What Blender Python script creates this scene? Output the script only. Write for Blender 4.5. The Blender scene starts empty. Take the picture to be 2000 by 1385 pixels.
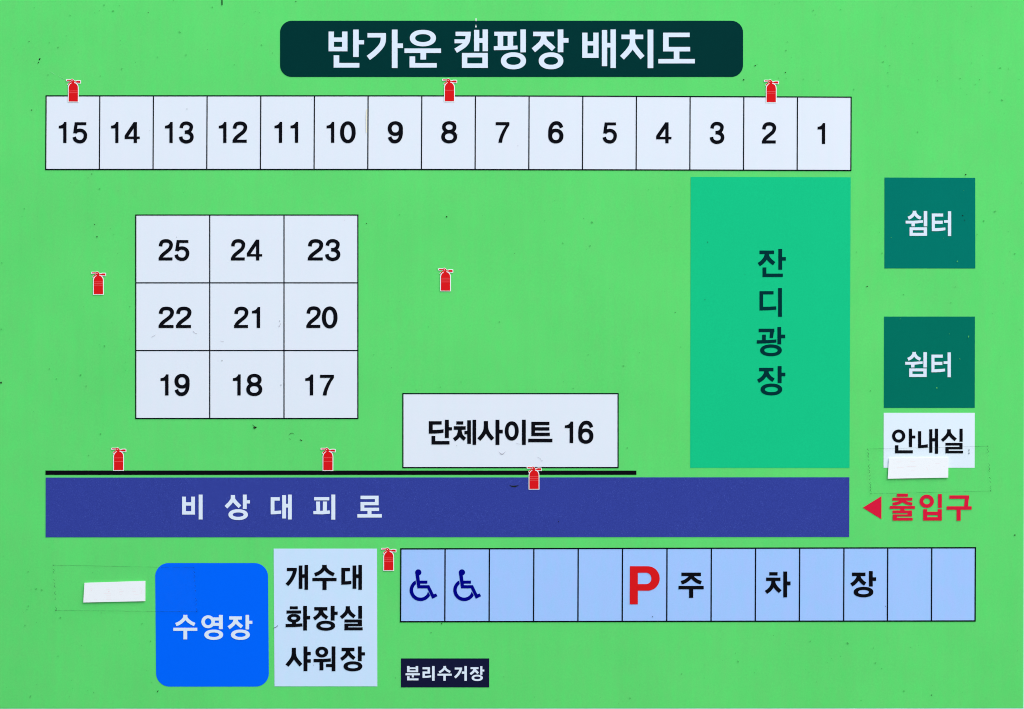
import bpy, bmesh, math, random
from mathutils import Vector
from mathutils.geometry import tessellate_polygon

# ---------------------------------------------------------------- camera, sky, sun, exposure
SC = bpy.context.scene
CAM_D = 6.0                     # camera distance from the board (m)
CZ = 1.6                        # height of the board's centre (m)
cam = bpy.data.cameras.new("camera")
cam.sensor_width = 36.0
cam.lens = 36.0 * CAM_D / 2.0   # the picture shows a 2.0 m wide piece of the board
cam.clip_end = 200.0
cam_o = bpy.data.objects.new("camera", cam)
SC.collection.objects.link(cam_o)
cam_o.location = (0.0, -CAM_D, CZ)
cam_o.rotation_euler = (math.radians(90), 0, 0)
SC.camera = cam_o

SUN_EL, SUN_AZ = math.radians(52), math.radians(48)     # azimuth: to the right of the board's normal
world = bpy.data.worlds.new("World")
SC.world = world
world.use_nodes = True
wn = world.node_tree
sky = wn.nodes.new("ShaderNodeTexSky")
sky.sky_type = 'NISHITA'
sky.sun_disc = False
sky.sun_elevation = SUN_EL
sky.sun_rotation = math.pi - SUN_AZ
wn.links.new(sky.outputs[0], wn.nodes["Background"].inputs[0])
wn.nodes["Background"].inputs[1].default_value = 0.12

sd = Vector((math.sin(SUN_AZ) * math.cos(SUN_EL), -math.cos(SUN_AZ) * math.cos(SUN_EL), math.sin(SUN_EL)))
sl = bpy.data.lights.new("sun", 'SUN')
sl.energy = 1.5
sl.angle = math.radians(40)
sl.color = (1.0, 0.97, 0.93)
so = bpy.data.objects.new("sun", sl)
SC.collection.objects.link(so)
so.rotation_euler = sd.to_track_quat('Z', 'Y').to_euler()
so.location = sd * 10

SC.view_settings.view_transform = 'Standard'
SC.view_settings.look = 'None'
SC.view_settings.gamma = 1.0
SC.view_settings.exposure = 0.96
SC.cycles.pixel_filter_type = 'BLACKMAN_HARRIS'
SC.cycles.filter_width = 1.05

# light reaching the board, measured from a test render: display-linear = albedo * GAIN
GAIN = (0.885, 0.959, 1.073)

# ---------------------------------------------------------------- materials
def lin(c):
    c /= 255.0
    return c / 12.92 if c <= 0.04045 else ((c + 0.055) / 1.055) ** 2.4

def ink(name, rgb, grain=0.03, streak=0.02, blot=0.02, spec=0.02, rough=0.5, fleck=0.0, fleck_rgb=(1, 1, 1), hue=0.0):
    """printed colour: fine grain, faint vertical print streaks, slow blotches"""
    m = bpy.data.materials.new(name)
    m.use_nodes = True
    t = m.node_tree
    N, L = t.nodes, t.links
    b = N["Principled BSDF"]
    b.inputs["Roughness"].default_value = rough
    b.inputs["Specular IOR Level"].default_value = spec
    base = tuple(min(0.97, lin(rgb[i]) / GAIN[i]) for i in range(3))
    tc = N.new("ShaderNodeTexCoord")
    def noise(scale, detail, vec_scale=None, rough_=0.6, off=0.0):
        mp = N.new("ShaderNodeMapping")
        if vec_scale: mp.inputs["Scale"].default_value = vec_scale
        mp.inputs["Location"].default_value = (off, off * 0.7, off * 1.3)
        L.new(tc.outputs["Object"], mp.inputs["Vector"])
        n = N.new("ShaderNodeTexNoise")
        n.inputs["Scale"].default_value = scale
        n.inputs["Detail"].default_value = detail
        n.inputs["Roughness"].default_value = rough_
        L.new(mp.outputs[0], n.inputs["Vector"])
        return n.outputs["Fac"]
    def madd(a, k, c):
        q = N.new("ShaderNodeMath"); q.operation = 'MULTIPLY_ADD'
        L.new(a, q.inputs[0]); q.inputs[1].default_value = k
        if isinstance(c, float): q.inputs[2].default_value = c
        else: L.new(c, q.inputs[2])
        return q.outputs[0]
    v = madd(noise(420, 2), grain * 2, 1.0 - grain - streak - blot)
    v = madd(noise(1.0, 4, (48, 1, 3.5), off=3.1), streak * 2, v)
    v = madd(noise(5, 4, off=7.7), blot * 2, v)
    sc = N.new("ShaderNodeVectorMath"); sc.operation = 'SCALE'
    sc.inputs[0].default_value = base
    L.new(v, sc.inputs["Scale"])
    out = sc.outputs[0]
    if hue > 0:                       # pale inks drift between bluish and pinkish
        mx = N.new("ShaderNodeMix"); mx.data_type = 'RGBA'
        f = madd(noise(30, 3, (2.5, 1, 1), off=1.9), 2.6, -0.8)
        cl = N.new("ShaderNodeClamp"); L.new(f, cl.inputs[0])
        L.new(cl.outputs[0], mx.inputs[0])
        mx.inputs[6].default_value = (1 - hue, 1.0, 1.0, 1)
        mx.inputs[7].default_value = (1 + hue, 1.0 - hue * 0.6, 1.0 + hue * 0.3, 1)
        mu = N.new("ShaderNodeVectorMath"); mu.operation = 'MULTIPLY'
        L.new(out, mu.inputs[0]); L.new(mx.outputs[2], mu.inputs[1])
        out = mu.outputs[0]
    if fleck > 0:
        f = noise(650, 1, off=5.5)
        r = N.new("ShaderNodeMapRange"); L.new(f, r.inputs[0])
        r.inputs[1].default_value = 0.60; r.inputs[2].default_value = 0.80
        r.inputs[3].default_value = 0.0; r.inputs[4].default_value = fleck
        mx = N.new("ShaderNodeMix"); mx.data_type = 'RGBA'
        L.new(r.outputs[0], mx.inputs[0]); L.new(out, mx.inputs[6])
        mx.inputs[7].default_value = tuple(lin(c) for c in fleck_rgb) + (1,)
        out = mx.outputs[2]
    L.new(out, b.inputs["Base Color"])
    bp = N.new("ShaderNodeBump")
    bp.inputs["Strength"].default_value = 0.05
    bp.inputs["Distance"].default_value = 0.0004
    L.new(noise(500, 2, off=2.2), bp.inputs["Height"])
    L.new(bp.outputs[0], b.inputs["Normal"])
    return m

M = {
    'green':  ink("green_print", (95, 218, 113), 0.08, 0.035, 0.08, hue=0.07),
    'white':  ink("white_print", (222, 234, 248), 0.012, 0.012, 0.012, hue=0.015),
    'info':   ink("pale_white_print", (222, 240, 254), 0.012, 0.012, 0.01, hue=0.01),
    'sky':    ink("pale_blue_print", (199, 228, 255), 0.02, 0.015, 0.012, hue=0.03),
    'park':   ink("parking_blue_print", (159, 200, 255), 0.05, 0.02, 0.01, hue=0.05),
    'black':  ink("black_print", (11, 12, 19), 0.1, 0.02, 0.02),
    'line':   ink("outline_print", (6, 12, 24), 0.05, 0.0, 0.0),
    'title':  ink("dark_teal_print", (0, 51, 51), 0.12, 0.02, 0.04),
    'lawn':   ink("lawn_green_print", (21, 196, 135), 0.09, 0.01, 0.03),
    'lawntx': ink("lawn_letter_print", (0, 49, 53), 0.08, 0.0, 0.02),
    'rest1':  ink("teal_print", (0, 117, 105), 0.08, 0.01, 0.05),
    'rest2':  ink("deep_teal_print", (0, 110, 94), 0.08, 0.01, 0.05),
    'road':   ink("indigo_print", (50, 64, 154), 0.26, 0.02, 0.04, fleck=0.5, fleck_rgb=(96, 116, 205)),
    'pool':   ink("pool_blue_print", (0, 102, 255), 0.02, 0.01, 0.01),
    'navy':   ink("navy_print", (20, 24, 56), 0.1, 0.02, 0.04),
    'txt':    ink("white_letter_print", (216, 232, 251), 0.015, 0.0, 0.01),
    'red':    ink("red_print", (213, 25, 30), 0.05, 0.01, 0.02),
    'pink':   ink("pink_line_print", (238, 92, 96), 0.03, 0.0, 0.0),
    'crim':   ink("crimson_print", (212, 27, 62), 0.05, 0.01, 0.02),
    'dblue':  ink("dark_blue_print", (0, 2, 132), 0.05, 0.0, 0.02),
    'halo':   ink("white_outline_print", (246, 250, 252), 0.01, 0.0, 0.0),
    'paper':  ink("white_paper", (243, 246, 254), 0.012, 0.0, 0.008, rough=0.8),
    'peel':   ink("bare_cream", (232, 232, 214), 0.03, 0.0, 0.03),
    'grime':  ink("grime", (30, 36, 22), 0.2, 0.0, 0.1),
    'scuff':  ink("scuff", (168, 170, 186), 0.05, 0.0, 0.05),
    'soft':   ink("faint_grime", (80, 184, 96), 0.1, 0.0, 0.05),
    'pale':   ink("rubbed_green", (128, 228, 148), 0.02, 0.0, 0.02),
    'rosy':   ink("rosy_trace", (240, 226, 234), 0.02, 0.0, 0.02),
    'margin': ink("bare_margin", (206, 238, 240), 0.02, 0.0, 0.02),
    'back':   ink("panel_edge", (210, 214, 216), 0.03, 0.0, 0.03, spec=0.3, rough=0.4),
    'wall':   ink("painted_wall", (176, 178, 176), 0.06, 0.0, 0.08, spec=0.2, rough=0.9),
}

def film_material(name, rgb, alpha, rough, spec):
    m = bpy.data.materials.new(name)
    m.use_nodes = True
    t = m.node_tree; N, L = t.nodes, t.links
    b = N["Principled BSDF"]
    b.inputs["Base Color"].default_value = (*rgb, 1)
    b.inputs["Roughness"].default_value = rough
    b.inputs["Specular IOR Level"].default_value = spec
    tr = N.new("ShaderNodeBsdfTransparent")
    mx = N.new("ShaderNodeMixShader")
    tc = N.new("ShaderNodeTexCoord"); n = N.new("ShaderNodeTexNoise")
    n.inputs["Scale"].default_value = 90; n.inputs["Detail"].default_value = 4
    L.new(tc.outputs["Object"], n.inputs["Vector"])
    r = N.new("ShaderNodeMapRange"); L.new(n.outputs["Fac"], r.inputs[0])
    r.inputs[1].default_value = 0.3; r.inputs[2].default_value = 0.7
    r.inputs[3].default_value = alpha * 0.5; r.inputs[4].default_value = alpha * 1.5
    L.new(r.outputs[0], mx.inputs[0])
    L.new(tr.outputs[0], mx.inputs[1]); L.new(b.outputs[0], mx.inputs[2])
    L.new(mx.outputs[0], N["Material Output"].inputs[0])
    return m
M['film'] = film_material("clear_film", (0.30, 0.45, 0.35), 0.003, 0.3, 0.1)
M['filmedge'] = film_material("dirty_film_edge", (0.01, 0.05, 0.02), 0.36, 0.6, 0.2)
M['filmtick'] = film_material("dirt_in_film_teeth", (0.01, 0.03, 0.02), 0.6, 0.6, 0.2)
M['filmdark'] = film_material("dark_film", (0.02, 0.06, 0.03), 0.2, 0.8, 0.1)  # dark, mostly clear film; no mesh uses it

# ---------------------------------------------------------------- the board's surface
# A slight bow is added so sunlight grades across the panel. (u, v) are millimetres on the print, origin top left.
KX, KZ = 0.045, 0.065         # slope change per metre, sideways and upwards
def bow(x, z):
    return 0.5 * KX * x * x + 0.5 * KZ * z * z
def surf(u, v, h=0.0):
    x, z = (u - 1000.0) / 1000.0, (692.5 - v) / 1000.0
    y = bow(x, z)
    k = (CAM_D + y) / CAM_D
    x *= k; z *= k
    n = Vector((-KX * x, 1.0, -KZ * z)).normalized()
    p = Vector((x, bow(x, z), z)) - n * (h / 1000.0)
    return p, -n
BOARD_Z = CZ

def strip_quads(A, B, closed=False):
    n = len(A); pts = list(A) + list(B); f = []
    for i in range(n if closed else n - 1):
        j = (i + 1) % n
        f.append((i, j, n + j, n + i))
    return pts, f

def catmull(P, per=10):
    out = []
    Q = [(2 * P[0][0] - P[1][0], 2 * P[0][1] - P[1][1])] + list(P) + [(2 * P[-1][0] - P[-2][0], 2 * P[-1][1] - P[-2][1])]
    for i in range(1, len(Q) - 2):
        p0, p1, p2, p3 = Q[i - 1], Q[i], Q[i + 1], Q[i + 2]
        for s in range(per):
            t = s / per
            out.append(tuple(0.5 * (2 * p1[k] + (p2[k] - p0[k]) * t + (2 * p0[k] - 5 * p1[k] + 4 * p2[k] - p3[k]) * t * t
                                    + (3 * p1[k] - p0[k] - 3 * p2[k] + p3[k]) * t ** 3) for k in (0, 1)))
    out.append(tuple(P[-1]))
    return out

# primitives return (points, faces) in their own drawing units
def R(x0, y0, x1, y1):
    return [(x0, y0), (x1, y0), (x1, y1), (x0, y1)], [(0, 1, 2, 3)]
def P(pts):
    t = tessellate_polygon([[Vector((x, y, 0)) for x, y in pts]])
    return list(pts), [tuple(f) for f in t]
def O(cx, cy, rx, ry, ix, iy, e=2.15, n=56):
    def ring(a, b):
        o = []
        for i in range(n):
            t = 2 * math.pi * i / n
            c, s = math.cos(t), math.sin(t)
            o.append((cx + a * math.copysign(abs(c) ** (2 / e), c), cy + b * math.copysign(abs(s) ** (2 / e), s)))
        return o
    return strip_quads(ring(rx, ry), ring(ix, iy), True)
def D(cx, cy, rx, ry, n=40):
    return P([(cx + rx * math.cos(2 * math.pi * i / n), cy + ry * math.sin(2 * math.pi * i / n)) for i in range(n)])
def C(w, *pts):
    c = catmull(pts); A, B = [], []
    for i, p in enumerate(c):
        a, b = c[max(0, i - 1)], c[min(len(c) - 1, i + 1)]
        dx, dy = b[0] - a[0], b[1] - a[1]
        l = math.hypot(dx, dy) or 1
        A.append((p[0] - dy / l * w / 2, p[1] + dx / l * w / 2))
        B.append((p[0] + dy / l * w / 2, p[1] - dx / l * w / 2))
    return strip_quads(A, B)
def ARC(cx, cy, ro, ri, a0, a1, b0, b1, n=48, ry=1.0):
    A = [(cx + ro * math.cos(a0 + (a1 - a0) * i / n), cy + ro * ry * math.sin(a0 + (a1 - a0) * i / n)) for i in range(n + 1)]
    B = [(cx + ri * math.cos(b0 + (b1 - b0) * i / n), cy + ri * ry * math.sin(b0 + (b1 - b0) * i / n)) for i in range(n + 1)]
    return strip_quads(A, B)

def place(prims, ox, oy, s):
    return [([(ox + x / s, oy + y / s) for x, y in pts], f) for pts, f in prims]

GRID = 100.0
def build(name, prims, mat, h, parent, eps=0.012, thick=0.0, label=None, kind=None, grid=True):
    """lay (u, v) primitives on the board at height h (mm); each overlapping stroke a hair above the last"""
    bm = bmesh.new()
    lay = bm.verts.layers.float.new('h')
    for k, (pts, faces) in enumerate(prims):
        vs = []
        for x, y in pts:
            v = bm.verts.new((x, y, 0)); v[lay] = h + k * eps
            vs.append(v)
        for f in faces:
            try: fc = bm.faces.new([vs[i] for i in f])
            except ValueError: pass
    if grid:
        xs = [v.co.x for v in bm.verts]; ys = [v.co.y for v in bm.verts]
        if max(xs) - min(xs) > 60 or max(ys) - min(ys) > 60:
            for ax, lo, hi in ((0, min(xs), max(xs)), (1, min(ys), max(ys))):
                g = math.ceil(lo / GRID) * GRID
                while g < hi:
                    co = (g, 0, 0) if ax == 0 else (0, g, 0)
                    no = (1, 0, 0) if ax == 0 else (0, 1, 0)
                    bmesh.ops.bisect_plane(bm, geom=bm.verts[:] + bm.edges[:] + bm.faces[:], dist=1e-5, plane_co=co, plane_no=no)
                    g += GRID
    bmesh.ops.recalc_face_normals(bm, faces=bm.faces[:])
    if thick > 0:
        r = bmesh.ops.extrude_face_region(bm, geom=bm.faces[:])
        for v in [g for g in r['geom'] if isinstance(g, bmesh.types.BMVert)]:
            v[lay] = h + thick
    norms = []
    # face orientation: towards -Y after mapping
    for v in bm.verts:
        p, n = surf(v.co.x, v.co.y, v[lay])
        v.co = p; norms.append(n)
    bm.normal_update()
    if thick > 0: bmesh.ops.recalc_face_normals(bm, faces=bm.faces[:])
    else:
        for f in bm.faces:
            if f.normal.y > 0: f.normal_flip()
    me = bpy.data.meshes.new(name)
    bm.to_mesh(me); bm.free()
    if thick == 0:
        for p in me.polygons: p.use_smooth = True
        me.normals_split_custom_set_from_vertices([tuple(n) for n in norms])
    me.materials.append(mat)
    o = bpy.data.objects.new(name, me)
    SC.collection.objects.link(o)
    if parent is None: o.location = (0, 0, BOARD_Z)
    else: o.parent = parent
    if label: o['label'] = label
    if kind: o['kind'] = kind
    return o

def quad(a, b, c, d): return ([a, b, c, d], [(0, 1, 2, 3)])
def rrect(x0, y0, x1, y1, r, sk=0.0):
    pts = []
    for cx, cy, a in ((x1 - r, y0 + r, -90), (x1 - r, y1 - r, 0), (x0 + r, y1 - r, 90), (x0 + r, y0 + r, 180)):
        for i in range(11):
            t = math.radians(a + 9 * i)
            x, y = cx + r * math.cos(t), cy + r * math.sin(t)
            pts.append((x + sk * (y - y0), y))
    c = ((x0 + x1) / 2 + sk * (y1 - y0) / 2, (y0 + y1) / 2)
    n = len(pts)
    return pts + [c], [(i, (i + 1) % n, n) for i in range(n)]

# ---------------------------------------------------------------- setting: the wall behind the board
def box(name, x0, x1, y0, y1, z0, z1, mat, parent=None):
    bm = bmesh.new()
    v = [bm.verts.new((x, y, z)) for x in (x0, x1) for y in (y0, y1) for z in (z0, z1)]
    for f in ((0, 1, 3, 2), (4, 6, 7, 5), (0, 4, 5, 1), (2, 3, 7, 6), (0, 2, 6, 4), (1, 5, 7, 3)):
        bm.faces.new([v[i] for i in f])
    bmesh.ops.recalc_face_normals(bm, faces=bm.faces[:])
    me = bpy.data.meshes.new(name); bm.to_mesh(me); bm.free()
    me.materials.append(mat)
    o = bpy.data.objects.new(name, me); SC.collection.objects.link(o)
    if parent: o.parent = parent
    return o
wall = box("wall", -2.4, 2.4, 0.0705, 0.22, 0.0, 3.0, M['wall'])
wall['kind'] = 'structure'

# ---------------------------------------------------------------- the sign board
sign = bpy.data.objects.new("sign_board", None)
SC.collection.objects.link(sign)
sign.location = (0, 0, BOARD_Z)
sign['label'] = "large bright green campsite map board with white numbered pitches and a dark title banner"
sign['category'] = "sign"

X0, Y0, X1, Y1 = -45, -45, 2045, 1425
# solid backing panel, its front following the bow
def backing():
    bm = bmesh.new()
    nx, ny = 22, 16
    fr, bk = [], []
    for j in range(ny + 1):
        for i in range(nx + 1):
            u, v = X0 + (X1 - X0) * i / nx, Y0 + (Y1 - Y0) * j / ny
            p, n = surf(u, v, -0.4)
            fr.append(bm.verts.new(p)); bk.append(bm.verts.new((p.x, 0.070, p.z)))
    W = nx + 1
    for j in range(ny):
        for i in range(nx):
            a, b, c, d = j * W + i, j * W + i + 1, (j + 1) * W + i + 1, (j + 1) * W + i
            bm.faces.new((fr[a], fr[b], fr[c], fr[d])); bm.faces.new((bk[d], bk[c], bk[b], bk[a]))
    edge = [i for i in range(nx)] 
    for i in range(nx):
        for r in (0, ny):
            a, b = r * W + i, r * W + i + 1
            bm.faces.new((fr[a], bk[a], bk[b], fr[b]))
    for j in range(ny):
        for c in (0, nx):
            a, b = j * W + c, (j + 1) * W + c
            bm.faces.new((fr[a], fr[b], bk[b], bk[a]))
    bmesh.ops.recalc_face_normals(bm, faces=bm.faces[:])
    me = bpy.data.meshes.new("backing_panel"); bm.to_mesh(me); bm.free()
    me.materials.append(M['margin']); me.materials.append(M['back'])
    o = bpy.data.objects.new("backing_panel", me); SC.collection.objects.link(o); o.parent = sign
    return o
backing()
build("printed_sheet", [quad((X0 + 8, Y0 + 8), (2001.5, Y0 + 8), (1998.7, 1383.2), (X0 + 8, 1384.0))], M['green'], 0.0, sign)

# --- lettering -------------------------------------------------------------
def letters(parent, mat, ox, oy, s, glyphs, h=0.7, name="letter"):
    for g in glyphs:
        build(name, place(g, ox, oy, s), mat, h, parent)

# title banner
banner = build("title_banner", [rrect(547, 40.6, 1451.3, 150.4, 23)], M['title'], 0.35, sign,
               label="dark teal banner with rounded corners reading 반가운 캠핑장 배치도")
T = 8.3333
letters(banner, M['txt'], 640, 40, T, [
    [R(15,182,102,503), R(235,182,322,503), R(100,278,240,348), R(15,432,322,503), R(415,150,505,595), R(505,322,592,390), R(98,568,188,768), R(98,693,516,768)],
    [R(648,206,948,278), C(86,(905,210),(905,310),(888,385),(840,455),(760,535),(662,611)), R(1045,150,1137,775), R(1137,375,1225,450)],
    [O(1550,288,212,134,126,65), R(1250,457,1845,530), R(1510,530,1602,638), R(1333,586,1424,768), R(1333,695,1775,768)]])
letters(banner, M['txt'], 880, 40, T, [
    [R(82,185,328,253), C(80,(285,190),(283,270),(268,345),(220,405),(155,450),(83,494)), R(65,308,285,372), R(383,155,467,502), R(522,148,608,502), R(467,290,522,365),
     R(186,530,272,773), R(518,530,606,773), R(186,530,606,602), R(186,700,606,773)],
    [R(712,185,1074,250), R(768,250,856,422), R(930,250,1018,422), P([(705,420),(900,418),(1088,410),(1092,470),(900,482),(705,485)]), R(1137,148,1225,520), O(1024,658,204,138,117,66)],
    [R(1345,185,1682,257), C(84,(1512,240),(1508,305),(1478,365),(1425,420),(1348,486)), C(84,(1518,240),(1522,305),(1556,360),(1605,402),(1678,468)), R(1745,148,1835,518), R(1835,288,1920,362), O(1635,658,200,137,114,65)]])
letters(banner, M['txt'], 1130, 40, T, [
    [R(60,200,145,610), R(240,200,325,610), R(145,340,240,408), R(60,538,325,610), R(380,157,465,745), R(520,148,606,775), R(465,368,520,440)],
    [R(833,150,922,300), R(698,232,1052,305), C(86,(877,290),(875,370),(850,440),(790,520),(707,608)), C(86,(877,290),(880,370),(910,440),(965,515),(1040,605)), R(1124,150,1216,777)],
    [R(1376,200,1808,272), R(1376,200,1466,505), R(1376,432,1815,505), R(1550,505,1640,630), R(1298,628,1892,700)]])
build("paint_chip", [P([(928.6,36.5),(930.6,36),(930.8,40),(929.8,42),(928.8,40.5)]), P([(929.6,47.6),(931.2,53.6),(928,53.6)])], M['halo'], 1.0, sign)

# digits, each normalised to its own box
def six():
    return [C(84,(1835,243),(1810,185),(1765,140),(1700,130),(1635,150),(1585,210),(1560,290),(1554,380),(1556,450)), O(1695,448,183,177,91,100)]
DIG = {
 '0': ([O(1145,650,350,490,178,345)], (795,160,1495,1140)),
 '1': ([P([(425,180),(530,180),(530,1125),(385,1125),(385,470),(190,470),(190,352),(265,340),(330,312),(380,265),(408,222)])], (190,180,530,1125)),
 '2': ([C(80,(1526,283),(1534,225),(1572,168),(1650,150),(1730,165),(1774,215),(1776,275),(1748,340),(1680,405),(1595,475),(1540,540),(1518,622)), R(1478,553,1812,628)], (1478,110,1818,628)),
 '3': ([C(78,(258,262),(272,200),(315,155),(380,141),(450,158),(497,205),(498,262),(470,320),(415,354),(345,364)), C(80,(345,364),(410,368),(470,395),(508,440),(513,505),(475,570),(385,600),(305,580),(260,535),(245,472))], (203,103,553,637)),
 '4': ([R(1742,112,1822,622), R(1520,465,1892,525), P([(1520,440),(1742,112),(1760,112),(1760,240),(1608,466),(1520,466)])], (1520,112,1892,622)),
 '5': ([R(265,115,540,185), P([(265,115),(338,150),(318,295),(300,382),(228,382)]), C(78,(268,368),(320,325),(390,311),(460,332),(508,385),(519,445),(503,515),(455,572),(385,588),(315,570),(272,530),(252,473))], (215,115,562,625)),
 '6': (six(), (1512,88,1878,625)),
 '7': ([R(228,108,562,183), P([(545,108),(562,108),(562,183),(500,272),(435,415),(398,520),(385,610),(295,610),(303,545),(340,430),(400,300),(480,175)])], (228,108,562,610)),
 '8': ([O(1719,230,171,142,87,70), O(1718,464,190,158,106,85)], (1528,88,1908,622)),
}
s6, b6 = DIG['6']
DIG['9'] = ([([(3390 - x, 713 - y) for x, y in p], f) for p, f in s6], (3390-1878, 713-625, 3390-1512, 713-88))
def heavier(prims, g=4.0):
    out = []
    for p, f in prims:
        if len(p) > 40:                      # ribbons and rings: push the two sides apart
            n = len(p) // 2
            q = [None] * len(p)
            for i in range(n):
                (ax, ay), (bx, by) = p[i], p[n + i]
                l = math.hypot(ax - bx, ay - by) or 1
                dx, dy = (ax - bx) / l * g / 2, (ay - by) / l * g / 2
                q[i] = (ax + dx, ay + dy); q[n + i] = (bx - dx, by - dy)
            out.append((q, f))
        else: out.append((p, f))
    return out
def digit(ch, x0, y0, x1, y1):
    prims, (a, b, c, d) = DIG[ch]
    prims = heavier(prims, (d - b) * 0.012)
    return [([(x0 + (x - a) / (c - a) * (x1 - x0), y0 + (y - b) / (d - b) * (y1 - y0)) for x, y in p], f) for p, f in prims]
def numeral(parent, items, mat=None):
    pr = []
    for it in items: pr += digit(*it)
    build("numeral", pr, mat or M['black'], 0.7, parent)

# --- row of pitches 15 .. 1
def lerp(a, b, t): return a + (b - a) * t
def frame_lines(name, segs, w, parent=None, h=0.6):
    pr = []
    for (xa, ya), (xb, yb) in segs:
        l = math.hypot(xb - xa, yb - ya); nx, ny = -(yb - ya) / l * w / 2, (xb - xa) / l * w / 2
        ex, ey = (xb - xa) / l * w / 2, (yb - ya) / l * w / 2
        pr.append(quad((xa - ex + nx, ya - ey + ny), (xb + ex + nx, yb + ey + ny), (xb + ex - nx, yb + ey - ny), (xa - ex - nx, ya - ey - ny)))
    for p in pr:
        build(name, [p], M['line'], h, parent or sign)
        h += 0.004
xt = [90.2 + (1662.4 - 90.2) * i / 15 for i in range(16)]
xb = [89.4 + (1661.8 - 89.4) * i / 15 for i in range(16)]
yt = lambda x: 187.3 + 2.6 * max(0.0, (x - 800) / 862.0) ** 1.4 if x > 800 else 187.3
yb = lambda x: 331.0 + (2.0 * ((x - 800) / 862.0) ** 1.3 if x > 800 else 0.0)
ROW = [
 ('15', [('1',115,238.2,130,279.3), ('5',142,238.8,170.5,279.8)]),
 ('14', [('1',217,238.2,231.5,279.3), ('4',243.6,238.4,273.2,279.3)]),
 ('13', [('1',322.4,238.2,337.4,279.3), ('3',349.6,237.5,378,280)]),
 ('12', [('1',427.4,238.2,442.4,279.3), ('2',454.4,237.5,482.6,278.9)]),
 ('11', [('1',536.2,238,551.2,279), ('1',567.5,238,582.5,279)]),
 ('10', [('1',638,238,653,279), ('0',664.5,237.2,694.6,279.6)]),
 ('9', [('9',757.6,237,786.8,279.8)]), ('8', [('8',862.1,237,892.7,279.9)]),
 ('7', [('7',968.2,238.6,995,278.9)]), ('6', [('6',1071,237,1100.3,280)]),
 ('5', [('5',1177.1,239.2,1205,280.1)]), ('4', [('4',1281.6,239,1311.5,279.9)]),
 ('3', [('3',1386.2,238.2,1414.3,281)]), ('2', [('2',1488.2,238.8,1515.6,280.3)]),
 ('1', [('1',1596.8,240.3,1611.6,281.3)]),
]
for i in range(15):
    q = quad((xt[i], yt(xt[i])), (xt[i + 1], yt(xt[i + 1])), (xb[i + 1], yb(xb[i + 1])), (xb[i], yb(xb[i])))
    c = build("campsite_cell", [q], M['white'], 0.30, sign)
    numeral(c, ROW[i][1])
frame_lines("cell_line", [((xt[i], yt(xt[i])), (xb[i], yb(xb[i]))) for i in range(16)]
            + [((xt[i], yt(xt[i])), (xt[i + 1], yt(xt[i + 1]))) for i in range(15)]
            + [((xb[i], yb(xb[i])), (xb[i + 1], yb(xb[i + 1]))) for i in range(15)], 2.3)

# --- block of pitches 25 .. 17
gx = [265.3, 409.7, 554.8, 699.0]; gy = [420.1, 552.5, 684.7, 817.3]
BLK = [
 [[('2',309.9,467.3,337.5,508.8), ('5',341.1,468.9,370,509.4)], [('2',451.1,467.3,478.7,508.8), ('4',482.3,468,512.2,508.9)], [('2',601.2,467.3,631.1,508.8), ('3',635,467.2,664.4,509.6)]],
 [[('2',309.9,599.2,339.6,640.7), ('2',343.8,599.2,373.7,640.7)], [('2',457.3,599.2,485,640.7), ('1',492.3,599.6,508.2,640.6)], [('2',598.5,598.5,626.2,640.6), ('0',629.1,598.7,659.1,641.3)]],
 [[('1',313.6,731.2,329.3,772.4), ('9',341.1,730.4,370.2,773.3)], [('1',455,731.2,470.2,772.4), ('8',481.3,730.4,512.2,773.4)], [('1',596.3,731.4,611.8,772.2), ('7',625.1,732,652.4,772.3)]],
]
for r in range(3):
    for k in range(3):
        c = build("campsite_cell", [R(gx[k], gy[r], gx[k + 1], gy[r + 1])], M['white'], 0.30, sign)
        numeral(c, BLK[r][k])
frame_lines("cell_line", [((x, gy[0]), (x, gy[3])) for x in gx] + [((gx[0], y), (gx[3], y)) for y in gy], 2.3)

# --- group site 16
grp = build("group_site_panel", [R(787, 768.9, 1207.2, 913.2)], M['white'], 0.30, sign)
letters(grp, M['black'], 830, 815, 11.7647, [
    [R(90,90,180,377), R(90,90,385,168), P([(90,292),(250,290),(340,285),(428,275),(428,355),(340,367),(250,373),(90,377)]), R(460,57,550,475), R(550,227,622,302), R(152,427,238,625), R(152,545,565,625)],
    [R(722,92,882,168), R(663,205,937,288), C(88,(800,270),(798,335),(770,420),(725,475),(668,515)), C(88,(800,270),(806,335),(830,415),(870,465),(922,506)), R(972,68,1058,610), R(1095,57,1177,635), R(908,312,972,390)],
    [C(92,(1400,87),(1398,220),(1378,320),(1320,420),(1240,512)), C(92,(1404,87),(1406,220),(1428,320),(1480,410),(1560,505)), R(1622,57,1712,635), R(1712,285,1790,370)],
    [O(1995,314,160,222,73,137), R(2230,55,2318,635)],
    [R(2445,103,2530,430), R(2445,103,2860,180), R(2445,228,2860,305), R(2445,353,2870,430), R(2373,493,2930,573)]])
build("numeral", digit('1', 1103.2,823.2,1119.6,865.3) + digit('6',1129.6,821.9,1158.8,866.4) , M['black'], 0.7, grp)
frame_lines("cell_line", [((787,768.9),(1207.2,768.9)), ((1207.2,768.9),(1207.2,913.2)), ((1207.2,913.2),(787,913.2)), ((787,913.2),(787,768.9))], 2.3)

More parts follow.
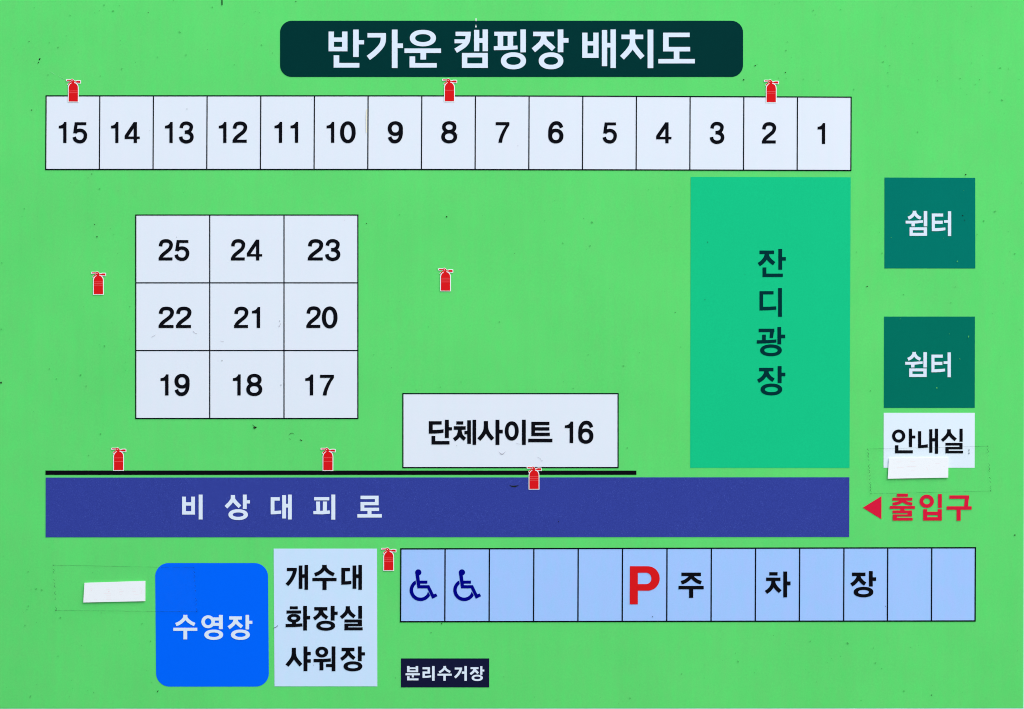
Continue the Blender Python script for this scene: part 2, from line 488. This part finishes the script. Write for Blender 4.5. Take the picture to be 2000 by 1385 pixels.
# --- lawn field
lawn = build("lawn_panel", [quad((1349, 345.6), (1661.6, 346.3), (1659.2, 914), (1348, 913.8))], M['lawn'], 0.30, sign,
             label="tall mint green panel lettered 잔디광장 from top to bottom")
letters(lawn, M['lawntx'], 1470, 480, 9.5517, [
    [R(128,90,400,155), C(74,(260,145),(250,205),(215,265),(170,312),(115,350)), C(74,(266,145),(278,205),(310,255),(350,295),(402,334)), R(480,60,550,447), R(550,212,620,277), R(185,405,255,582), R(185,520,563,582)],
    [R(128,848,195,1207), R(128,848,390,907), P([(128,1140),(300,1138),(440,1130),(440,1192),(300,1204),(128,1207)]), R(475,790,546,1325)]])
letters(lawn, M['lawntx'], 1470, 635, 9.5517, [
    [R(113,67,405,130), P([(328,67),(405,67),(378,240),(316,240)]), R(177,178,245,285), P([(78,282),(290,278),(443,268),(443,325),(290,337),(78,345)]), R(463,35,532,357), R(532,178,607,243), O(342,470,202,110,125,50)],
    [R(120,797,388,860), C(72,(252,850),(243,905),(205,968),(160,1010),(101,1047)), C(72,(258,850),(268,905),(300,955),(342,995),(392,1028)), R(468,765,540,1080), R(540,888,610,952), O(350,1200,201,110,122,50)]])

# --- shelters
REST = [
    [C(112,(468,218),(462,290),(415,368),(340,435),(252,478)), C(112,(479,218),(486,290),(535,368),(600,430),(697,477)), P([(158,567),(400,572),(600,560),(775,548),(775,635),(600,658),(490,668),(158,668)]), R(365,650,485,767), R(802,225,925,767),
     R(298,802,412,1105), R(800,802,918,1105), R(298,802,918,905), R(298,1000,918,1105)],
    [R(1088,312,1195,938), R(1088,312,1490,420), R(1088,568,1475,680), P([(1088,830),(1250,830),(1400,822),(1570,808),(1570,905),(1400,930),(1250,938),(1088,938)]), R(1660,232,1775,1112), R(1520,548,1660,640)]]
s1 = build("shelter_panel", [quad((1727.5,346.8),(1904.7,347.4),(1904.9,524.4),(1727.3,524.2))], M['rest1'], 0.30, sign)
letters(s1, M['txt'], 1760, 400, 18.1818, REST)
s2 = build("shelter_panel", [quad((1726.6,618.4),(1904.2,618.4),(1903.8,796.8),(1726.1,796.8))], M['rest2'], 0.30, sign,
           label="slightly greener square shelter panel, the lower of the two")
letters(s2, M['txt'], 1759.3, 675.6, 18.1818, REST)

# --- office
off = build("office_panel", [quad((1726,806.4),(1903.9,806.4),(1903.6,913.7),(1725.6,913.7))], M['info'], 0.30, sign)
letters(off, M['black'], 1735, 830, 12.5, [
    [O(252,270,162,160,84,86,2.0), R(502,90,580,540), R(580,258,660,328), R(163,495,246,692), R(163,618,598,692)],
    [R(725,152,803,565), P([(725,490),(830,490),(965,470),(965,548),(830,562),(725,565)]), R(998,103,1075,680), R(1137,90,1215,703), R(1075,322,1137,400)],
    [C(82,(1478,105),(1472,190),(1430,265),(1370,332),(1310,382)), C(82,(1484,105),(1490,190),(1530,258),(1580,308),(1646,364)), R(1738,92,1815,410), R(1393,437,1812,502), R(1735,437,1812,595), R(1393,535,1812,595), R(1393,535,1475,692), R(1393,630,1825,692)]])
build("ink_scar", [P([(1892.2,876),(1893.2,878),(1893,882),(1891.8,881)]), P([(1891.6,884),(1893.2,883.4),(1893.4,887),(1892,887.2)])], M['black'], 0.9, off)

# --- entrance arrow and word
build("entrance_arrow", [place([P([(45,287),(378,82),(378,492)])], 1680, 960, 9.0909)[0]], M['crim'], 0.5, sign)
letters(sign, M['crim'], 1680, 960, 9.0909, [
    [R(652,38,848,92), R(572,108,928,162), C(54,(755,150),(722,180),(660,208),(577,222)), C(54,(745,150),(785,180),(845,208),(925,222)), P([(690,160),(812,160),(790,205),(750,190),(712,205)]), R(525,257,972,307), R(712,307,788,337), R(575,335,920,385), R(840,335,920,442), R(578,405,920,442), R(578,405,655,515), R(578,465,932,515)],
    [O(1182,173,128,118,60,53,2.0), R(1382,45,1450,290), R(1118,313,1190,515), R(1378,313,1450,515), R(1118,357,1450,418), R(1118,455,1450,515)],
    [R(1583,68,1935,130), P([(1865,68),(1935,68),(1915,264),(1845,264)]), R(1535,262,1980,323), R(1712,323,1785,518)]])

# --- black bar and evacuation road
build("black_bar", [quad((88.8,919.0),(1243,919.2),(1243,927.4),(88.8,927.6))], M['black'], 0.40, sign)
road = build("road_panel", [quad((89.2,932.8),(1659,932.2),(1658.6,1049),(89,1049.6))], M['road'], 0.30, sign,
             label="long indigo band lettered 비상대피로 on its left half")
letters(road, M['txt'], 350, 960, 8.6957, [
    [R(50,88,115,392), R(205,88,268,392), R(115,183,205,240), R(50,335,268,392), R(332,53,398,475)],
    [C(64,(910,62),(905,130),(870,188),(825,235),(795,268)), C(64,(916,62),(922,130),(955,180),(990,218),(1032,260)), R(1082,53,1147,297), R(1147,148,1202,203), O(1002,393,165,92,93,37)],
    [R(1555,97,1618,385), R(1555,97,1708,155), P([(1555,330),(1640,330),(1732,322),(1732,378),(1640,385),(1555,387)]), R(1750,62,1815,458), R(1848,53,1912,475), R(1815,210,1848,272)]])
letters(road, M['txt'], 580, 960, 11.1111, [
    [R(373,122,702,192), P([(415,218),(500,218),(503,422),(422,422)]), P([(565,218),(652,218),(648,422),(562,422)]), P([(357,425),(500,420),(715,412),(715,480),(560,495),(357,492)]), R(747,67,832,610)],
    [R(1380,92,1772,165), R(1692,92,1772,298), R(1380,228,1772,298), R(1380,228,1462,423), R(1380,352,1783,423), R(1532,423,1618,490), R(1312,490,1842,565)]])

# --- pool
pool = build("pool_panel", [rrect(303, 1099.8, 523.3, 1341, 26, 0.0085)], M['pool'], 0.30, sign,
             label="bright blue panel with rounded corners lettered 수영장")
letters(pool, M['txt'], 330, 1190, 11.7647, [
    [C(78,(368,130),(362,195),(320,255),(245,315),(160,352)), C(78,(384,130),(390,195),(430,250),(510,312),(592,350)), R(100,425,652,495), R(333,495,420,692)],
    [O(900,287,155,148,75,80,2.0), R(1148,130,1238,457), R(1000,188,1150,260), R(1010,312,1150,382), O(1030,585,216,118,122,52), P([(985,170),(1010,188),(1060,188),(1060,265),(1050,285),(1060,312),(1060,382),(1020,382),(985,400),(1010,330),(1015,240)])],
    [R(1385,163,1675,237), C(80,(1522,225),(1512,285),(1478,340),(1425,385),(1372,425)), C(80,(1538,225),(1552,285),(1590,332),(1635,370),(1678,408)), R(1760,130,1842,463), R(1842,265,1918,335), O(1643,585,216,118,122,50)]])

# --- washrooms
wash = build("washroom_panel", [quad((534.5,1071.6),(736.4,1071.6),(737,1340.6),(536.2,1340.6))], M['sky'], 0.30, sign,
             label="pale blue panel with three lines of black lettering")
letters(wash, M['black'], 550, 1095, 11.7647, [
    [R(122,165,352,240), C(86,(309,180),(298,265),(270,345),(228,425),(182,492),(122,556)), R(395,110,480,648), R(527,97,610,670), R(480,312,527,395)],
    [C(84,(976,97),(970,170),(925,235),(850,288),(764,324)), C(84,(996,97),(1003,170),(1050,230),(1120,282),(1206,324)), R(708,395,1265,470), R(940,470,1035,672)],
    [R(1373,165,1462,552), R(1373,165,1575,243), P([(1373,470),(1480,472),(1605,460),(1605,540),(1480,550),(1373,552)]), R(1632,110,1718,648), R(1765,97,1848,670), R(1718,312,1765,400)]])
letters(wash, M['black'], 550, 1175, 11.7647, [
    [R(190,108,375,175), R(113,203,450,275), O(283,380,152,98,62,33,2.1), R(240,462,335,520), P([(93,513),(300,510),(480,498),(480,572),(300,585),(93,587)]), R(497,97,585,663), R(585,328,658,408)],
    [R(752,125,1052,205), C(84,(898,190),(888,255),(850,315),(800,360),(745,398)), C(84,(912,190),(926,255),(962,308),(1008,345),(1050,380)), R(1130,97,1220,435), R(1220,230,1290,305), O(1015,553,217,115,122,46)],
    [C(84,(1518,105),(1512,190),(1475,268),(1420,325),(1365,368)), C(84,(1529,105),(1536,190),(1580,265),(1630,312),(1680,350)), R(1762,97,1850,393), R(1445,410,1848,480), R(1755,410,1848,563), R(1445,505,1848,565), R(1445,505,1535,658), R(1445,590,1865,658)]])
letters(wash, M['black'], 550, 1255, 11.7647, [
    [C(90,(281,118),(278,250),(258,345),(205,430),(125,530)), C(88,(286,118),(290,250),(315,350),(375,435),(448,520)), R(505,87,595,658), R(595,212,672,292), R(595,382,672,462)],
    [O(926,218,148,125,62,54,2.05), P([(735,375),(930,375),(1132,362),(1132,440),(930,452),(735,452)]), R(872,440,962,637), R(1152,87,1238,658), R(1022,490,1152,563)],
    [R(1380,118,1675,198), C(82,(1521,185),(1511,245),(1475,302),(1425,347),(1369,386)), C(82,(1534,185),(1549,245),(1590,298),(1630,332),(1676,368)), R(1755,87,1842,427), R(1842,222,1918,297), O(1640,545,217,115,120,46)]])

# --- parking
px = [783, 869.4, 956.0, 1042.7, 1129.4, 1215.9, 1302.8, 1389.4, 1475.8, 1561.9, 1648.3, 1733.8, 1819.8, 1905.0]
pyt = lambda x: 1072.0 - 2.2 * (x - 783) / 1122; pyb = lambda x: 1214.2 - 1.4 * (x - 783) / 1122
bays = []
for i in range(13):
    a, b = px[i], px[i + 1]
    bays.append(build("parking_bay", [quad((a, pyt(a)), (b, pyt(b)), (b - 0.6, pyb(b)), (a - 0.6, pyb(a)))], M['park'], 0.30, sign))
frame_lines("bay_line", [((x, pyt(x)), (x - 0.6, pyb(x))) for x in px] + [((px[i], pyt(px[i])), (px[i+1], pyt(px[i+1]))) for i in range(13)]
            + [((px[i]-0.6, pyb(px[i])), (px[i+1]-0.6, pyb(px[i+1]))) for i in range(13)], 2.6)
def at2(x, y, cx=545, cy=910): return math.atan2(y - cy, x - cx)
CHAIR = [D(468,310,106,104),
         P([(366,330),(497,400),(520,588),(775,588),(775,692),(528,692),(537,742),(840,742),(990,1050),(1068,1022),(1118,1115),(942,1203),(772,850),(437,850)]),
         ARC(545,910,370,253, at2(383,590), at2(862,1085) - 2*math.pi, at2(397,712), at2(800,955) - 2*math.pi)]
build("wheelchair_symbol", place(CHAIR, 790, 1100, 17.31), M['dblue'], 0.7, bays[0])
build("wheelchair_symbol", place(CHAIR, 875.2, 1100, 17.31), M['dblue'], 0.7, bays[1])
def ell(cx, cy, rx, ry, n=30): return [(cx + rx * math.cos(math.radians(-90 + 180 * i / n)), cy + ry * math.sin(math.radians(-90 + 180 * i / n))) for i in range(n + 1)]
PP = [P([(295,158),(522,158),(522,1245),(290,1245)]), P([(520,158),(800,158),(760,345),(520,345)]), P([(520,667),(760,667),(800,856),(520,856)]),
      strip_quads(ell(800,507,345,349), ell(760,506,147,161))]
build("parking_letter", place(PP, 1210, 1095, 14.58), M['red'], 0.7, bays[5], label="bold red capital P")
letters(bays[6], M['black'], 1310, 1105, 18.47, [[R(385,245,1092,372), C(132,(724,350),(690,425),(610,500),(510,565),(382,610)), C(132,(750,350),(790,425),(870,500),(970,565),(1100,610)), R(280,725,1192,848), R(662,848,812,1158)]])
letters(bays[8], M['black'], 1480, 1105, 18.47, [[R(415,230,715,350), R(300,425,820,548), C(140,(555,530),(548,650),(500,765),(420,865),(297,960)), C(140,(560,530),(580,650),(635,750),(705,835),(812,935)), R(920,205,1060,1140), R(1060,565,1182,705)]])
letters(bays[10], M['black'], 1640, 1105, 18.47, [[R(442,245,930,372), C(138,(680,360),(660,450),(600,540),(520,622),(420,690)), C(138,(686,360),(706,450),(765,530),(835,600),(922,660)), R(1055,190,1192,748), R(1192,415,1315,545), O(860,948,355,190,197,78)]])

# --- recycling point
rec = build("recycling_panel", [R(783, 1286, 955.5, 1342.6)], M['navy'], 0.30, sign)
letters(rec, M['txt'], 780, 1280, 11.1111, [
    [R(168,232,222,365), R(355,232,408,365), R(222,262,355,297), R(168,328,408,365), R(135,388,443,432), R(272,432,315,478), R(168,455,222,542), R(168,500,415,542)],
    [R(503,257,665,303), R(612,257,665,397), R(503,350,665,397), R(503,350,553,489), P([(503,445),(600,445),(690,432),(690,475),(600,487),(503,489)]), R(710,232,765,550)],
    [C(48,(980,232),(975,280),(940,320),(900,350),(862,368)), C(48,(988,232),(995,280),(1030,320),(1070,345),(1105,362)), R(828,398,1137,440), R(955,440,1007,550)],
    [R(1203,265,1362,308), C(52,(1334,275),(1322,330),(1290,392),(1250,440),(1205,482)), R(1412,232,1465,552), R(1355,350,1412,400)],
    [R(1545,257,1718,298), C(50,(1628,290),(1620,330),(1590,370),(1540,408)), C(50,(1638,290),(1650,330),(1680,358),(1710,388)), R(1755,235,1802,422), R(1802,308,1843,350), O(1690,488,122,68,70,30)]])

# --- fire extinguisher symbols: centre of the bottom edge (u, v), pale bands above it
def body(g, bot):
    pts = [(285 - g, 1158 + bot), (285 - g, 620)]
    pts += [(300 - g, 555 - g * .4), (335 - g * .8, 495 - g * .8), (385 - g * .6, 452 - g), (440, 435 - g), (500, 440 - g), (560, 462 - g), (605 + g * .8, 505 - g * .8), (632 + g, 560 - g * .4)]
    pts += [(642 + g, 620), (642 + g, 1158 + bot)]
    return P(pts)
RED = [body(0, 0), P([(212,314),(400,318),(400,362),(212,356)]), C(42,(405,400),(335,430),(265,502)), O(408,350,55,55,22,22,2.0,24), C(40,(425,312),(470,345),(482,385),(478,440)),
       P([(400,390),(500,375),(560,378),(625,357),(735,360),(735,440),(600,430),(500,402),(500,450),(400,450)])]
WHITE = [body(30, 24), P([(182,300),(215,292),(370,296),(410,275),(460,290),(520,355),(625,330),(735,334),(762,345),(762,460),(735,466),(600,456),(540,440),(520,460),(400,470),(300,535),(255,525),(232,500),(262,455),(350,395),(345,375),(210,380),(182,365)]),]
GAPR = C(16, (330,452),(300,490),(290,520))
def extinguisher(u, v, bands, label=None):
    ox, oy, s = u - 463.5 / 19.78, v - 1158 / 19.78, 19.78
    o = build("extinguisher_symbol", place(WHITE, ox, oy, s), M['halo'], 0.9, sign, eps=0.03, label=label)
    build("red_cylinder", place(RED, ox, oy, s), M['red'], 1.05, o)
    for b in bands:
        y = 1158 - b * 19.78
        build("band", place([R(296, y - 9, 634, y + 9)], ox, oy, s), M['pink'], 1.2, o)
for u, v, b in ((143.3,198.5,(20.7,17.2)), (877.9,197.8,(21.2,)), (1506.2,199.7,(20.7,17.4)), (192.3,574.6,(24,20.8,17.4)), (870.2,567.8,(24.3,20.8,17)),
                (231.8,918.2,(23.8,16.8)), (640.6,918.5,(24.4,17.2)), (1043,955,(24,20.6,17)), (759.2,1113.9,(24.2,20.5,17))):
    extinguisher(u, v, b)

# ---------------------------------------------------------------- wear on the print
def crescent(x0, y0, x1, y1, sag, w, n=10):
    A, B = [], []
    for i in range(n + 1):
        t = i / n; x, y = lerp(x0, x1, t), lerp(y0, y1, t) + sag * 4 * t * (1 - t)
        k = w * math.sin(math.pi * t) / 2 + 0.08
        A.append((x, y - k)); B.append((x, y + k))
    return strip_quads(A, B)
build("peeled_patch", [P([(715.6,214),(717.6,213),(717.2,225),(716.6,238),(717,252),(716,260),(714.6,258),(714.8,244),(714.4,230)])], M['peel'], 0.95, sign)
build("grime_mark", [crescent(994.5,947.6,1014,947.4,2.4,2.6)], M['grime'], 0.95, sign)
build("grime_mark", [P([(432.4,-30),(434.6,-30),(434.8,9.5),(433.6,11.2),(432.8,9.5)])], M['line'], 0.95, sign)
build("grime_mark", [P([(76,116.2),(77.6,113.4),(79.4,114.2),(78,117.4),(76.6,117.6)]), P([(74.4,122),(76,120.6),(76.4,121.6),(73.6,124.6)])], M['line'], 0.95, sign)
build("grime_mark", [crescent(492,828.5,502,834.4,1.5,1.2), P([(494,835),(502,833.6),(500,836.6),(497,837.3)])], M['grime'], 0.95, sign)
build("grime_mark", [crescent(564,850.5,575,848.6,-3.6,0.8), crescent(585.5,857.6,590.5,860.6,0.8,1.6), crescent(565.5,856.5,567.5,858.5,0,1)], M['grime'], 0.95, sign)
build("grime_mark", [C(0.8,(534.6,1227),(538.5,1225),(541,1223.5),(542.6,1221.4))], M['line'], 0.95, sign)
build("grime_mark", [C(1.5,(307.6,1351.6),(309.2,1348.6))], M['grime'], 0.95, sign)
build("grime_mark", [D(2.2,747.4,1.6,2.0,10)], M['grime'], 0.95, sign)
build("scuff_mark", [crescent(973.5,880.5,988,880.5,6.4,1.4)], M['scuff'], 0.95, sign)
build("scuff_mark", [C(0.45,(1050,893),(1055,895.5),(1058,900.5),(1060.5,899))], M['scuff'], 0.95, sign)
build("scuff_mark", [C(0.4,(1008,865.5),(1013,867),(1017,867.4))], M['scuff'], 0.95, sign)
build("scuff_mark", [C(0.6,(296,658.5),(301,656),(304,654)), C(0.6,(377,646.5),(381,650.5),(385,651.5)), C(0.5,(431,666),(437,667.5))], M['scuff'], 0.95, sign)
build("scuff_mark", [D(546.5,627,1.0,1.2,8), D(545.6,637,0.9,1.6,8), D(547.6,633,0.5,1.4,8), D(549,752,1.4,0.9,8)], M['scuff'], 0.95, sign)
build("scratch", [C(0.9,(99,140),(108,146)), C(0.7,(114,148),(128,155.5))], M['pale'], 0.2, sign)
build("blue_smear", [D(612.5,1299,0.5,1.3,8), D(1011.5,285,0.9,0.5,8)], M['scuff'], 0.95, sign)
# countless dust specks: one mesh for each tone
rnd = random.Random(11)
def specks(n, r0, r1, boxes=((0, 0, 1998, 1382),)):
    pr = []
    for _ in range(n):
        x0, y0, x1, y1 = boxes[rnd.randrange(len(boxes))]
        x, y = rnd.uniform(x0, x1), rnd.uniform(y0, y1)
        r = r0 + (r1 - r0) * rnd.random() ** 2.5
        a, st = rnd.uniform(0, math.pi), rnd.uniform(1.0, 2.0)
        pts = []
        for i in range(6):
            t = 2 * math.pi * i / 6; k = rnd.uniform(0.7, 1.2)
            dx, dy = r * st * k * math.cos(t), r * k * math.sin(t)
            pts.append((x + dx * math.cos(a) - dy * math.sin(a), y + dx * math.sin(a) + dy * math.cos(a)))
        pr.append(P(pts))
    return pr
named = [(62,215,1.2),(179.5,340,1.1),(189.6,462.5,1.4),(185,438.5,1.0),(1034,142,0),(1475,128.5,1.4),(1452.5,156,1.6),(289.5,25,1),(57,81,.9),(433.8,704.7,1.0),(1886,341,1.5),(1693.6,559.5,1.3),
         (1884,430,1),(872.5,423.5,1.5),(716,436.5,1),(1982,1045,1.5),(1534,141.6,1.2),(1382,473,.9),(1376.8,585.5,.9),(1880,421,1.2),(1225,875,1),(1819.5,1357.5,1.2),(1274.6,1204.6,1),(1005,495,.6),(842,1236,1),(862.6,1218,1.2),(578,3,1)]
build("dust_specks", [D(x, y, r, r * 0.8, 7) for x, y, r in named if r > 0], M['grime'], 0.97, sign, eps=0.0001, kind='stuff', grid=False)
build("dust_specks", specks(40, 0.3, 0.8), M['grime'], 0.98, sign, eps=0.0001, kind='stuff', grid=False)
build("faint_specks", specks(300, 0.5, 1.4, ((0,0,535,150),(1460,0,1998,180),(0,340,260,915),(710,340,1345,765),(1665,0,1998,800),(0,1055,300,1382),(960,1218,1998,1382))), M['soft'], 0.94, sign, eps=0.0001, kind='stuff', grid=False)

# ---------------------------------------------------------------- paper slips and the tape over them
def slip(corners, label, traces):
    (a, b, c, d) = corners
    root = bpy.data.objects.new("paper_slip", None); SC.collection.objects.link(root)
    cx, cy = sum(p[0] for p in corners) / 4, sum(p[1] for p in corners) / 4
    root.location = surf(cx, cy, 1.4)[0] + Vector((0, 0, BOARD_Z))
    root['label'] = label; root['category'] = "paper slip"; root['group'] = "white paper slips taped to the board"
    off = -surf(cx, cy, 1.4)[0]
    s = build("slip_sheet", [quad(a, b, c, d)], M['paper'], 1.4, root, thick=0.9); s.location = off
    t = build("faded_print", traces, M['rosy'], 2.35, root, eps=0.0005, grid=False); t.location = off
    return root
def dash(x, y, l, w=0.5, a=0.0):
    return C(w, (x, y), (x + l / 2, y - a * l / 2), (x + l, y - a * l))
rt = [dash(1750,902,10), dash(1778,901.6,9), dash(1771,911,18), dash(1779,919.6,8), dash(1826,904.8,9), dash(1813,908.6,3), dash(1842,911,3), dash(1751,913.4,14), C(0.5,(1809,912),(1811,916),(1813,919))]
lt = [dash(176,1150,6), dash(178,1153,1.2,2), dash(207,1151.6,9), dash(203,1159.4,14), dash(208,1163.5,9), dash(209,1167.6,8), dash(212,1155.4,2,2.5), dash(234,1151,3), dash(233,1155,8), dash(235,1160.6,3), dash(258,1150,6), dash(259,1155,7), dash(262,1161.5,9), C(0.6,(275,1147),(276,1153),(276,1159)), dash(207,1171,10,.4), dash(184,1171.4,6,.4)]
slip([(1735.8,894.8),(1852,894.2),(1851.6,932.9),(1733.6,935)], "white paper slip with faint faded traces taped across the bottom edge of the 안내실 panel", rt)
slip([(165.3,1138.2),(284.2,1134.5),(284.2,1174.0),(163,1176.6)], "white paper slip with faint faded traces, taped left of the blue pool panel", lt)

def tape(tl, tr, br, bl, label, tooth, seed):
    r = random.Random(seed)
    def zig(p, q, n):
        out = []
        for i in range(n + 1):
            t = i / n
            x, y = lerp(p[0], q[0], t), lerp(p[1], q[1], t)
            out.append((x + (tooth if i % 2 else -tooth) + r.uniform(-.3, .3), y))
        return out
    right, left = zig(tr, br, 26), zig(tl, bl, 26)
    root = bpy.data.objects.new("clear_tape", None); SC.collection.objects.link(root)
    cx, cy = (tl[0] + br[0]) / 2, (tl[1] + br[1]) / 2
    root.location = surf(cx, cy, 0)[0] + Vector((0, 0, BOARD_Z)); off = -surf(cx, cy, 0)[0]
    root['label'] = label; root['category'] = "tape"; root['group'] = "strips of clear tape over the paper slips"
    f = build("film", [strip_quads(left, right)], M['film'], 2.7, root, thick=0.06); f.location = off
    es = []
    for p, q in ((tl, tr), (bl, br)):
        n = 30; pts = [(lerp(p[0], q[0], i / n), lerp(p[1], q[1], i / n) + r.uniform(-.12, .12)) for i in range(n + 1)]
        es.append(C(0.75, *pts))
    e = build("dirty_edge", es, M['filmedge'], 2.80, root, eps=0.01); e.location = off
    tk = []
    for side in (left, right):
        for i in range(len(side) - 1):
            (x0, y0), (x1, y1) = side[i], side[i + 1]
            if r.random() < 0.62: tk.append(C(r.uniform(.45, .9), (x0, y0), ((x0 + x1) / 2 + .2, (y0 + y1) / 2), (x1, y1)))
    for p in (tl, tr, br, bl): tk.append(D(p[0], p[1], 1.2, 0.9, 8))
    k = build("dirty_teeth", tk, M['filmtick'], 2.95, root, eps=0.003, grid=False); k.location = off
    return root
tape((1694.5,877),(1928.4,871.4),(1934.5,959),(1700.4,964.4), "clear tape strip with toothed ends over the slip below the 안내실 panel", 1.1, 3)
tape((104.4,1103.7),(379,1108.9),(384.7,1194.6),(109.9,1192.1), "clear tape strip with toothed ends overlapping the blue pool panel's upper left corner", 1.1, 5)
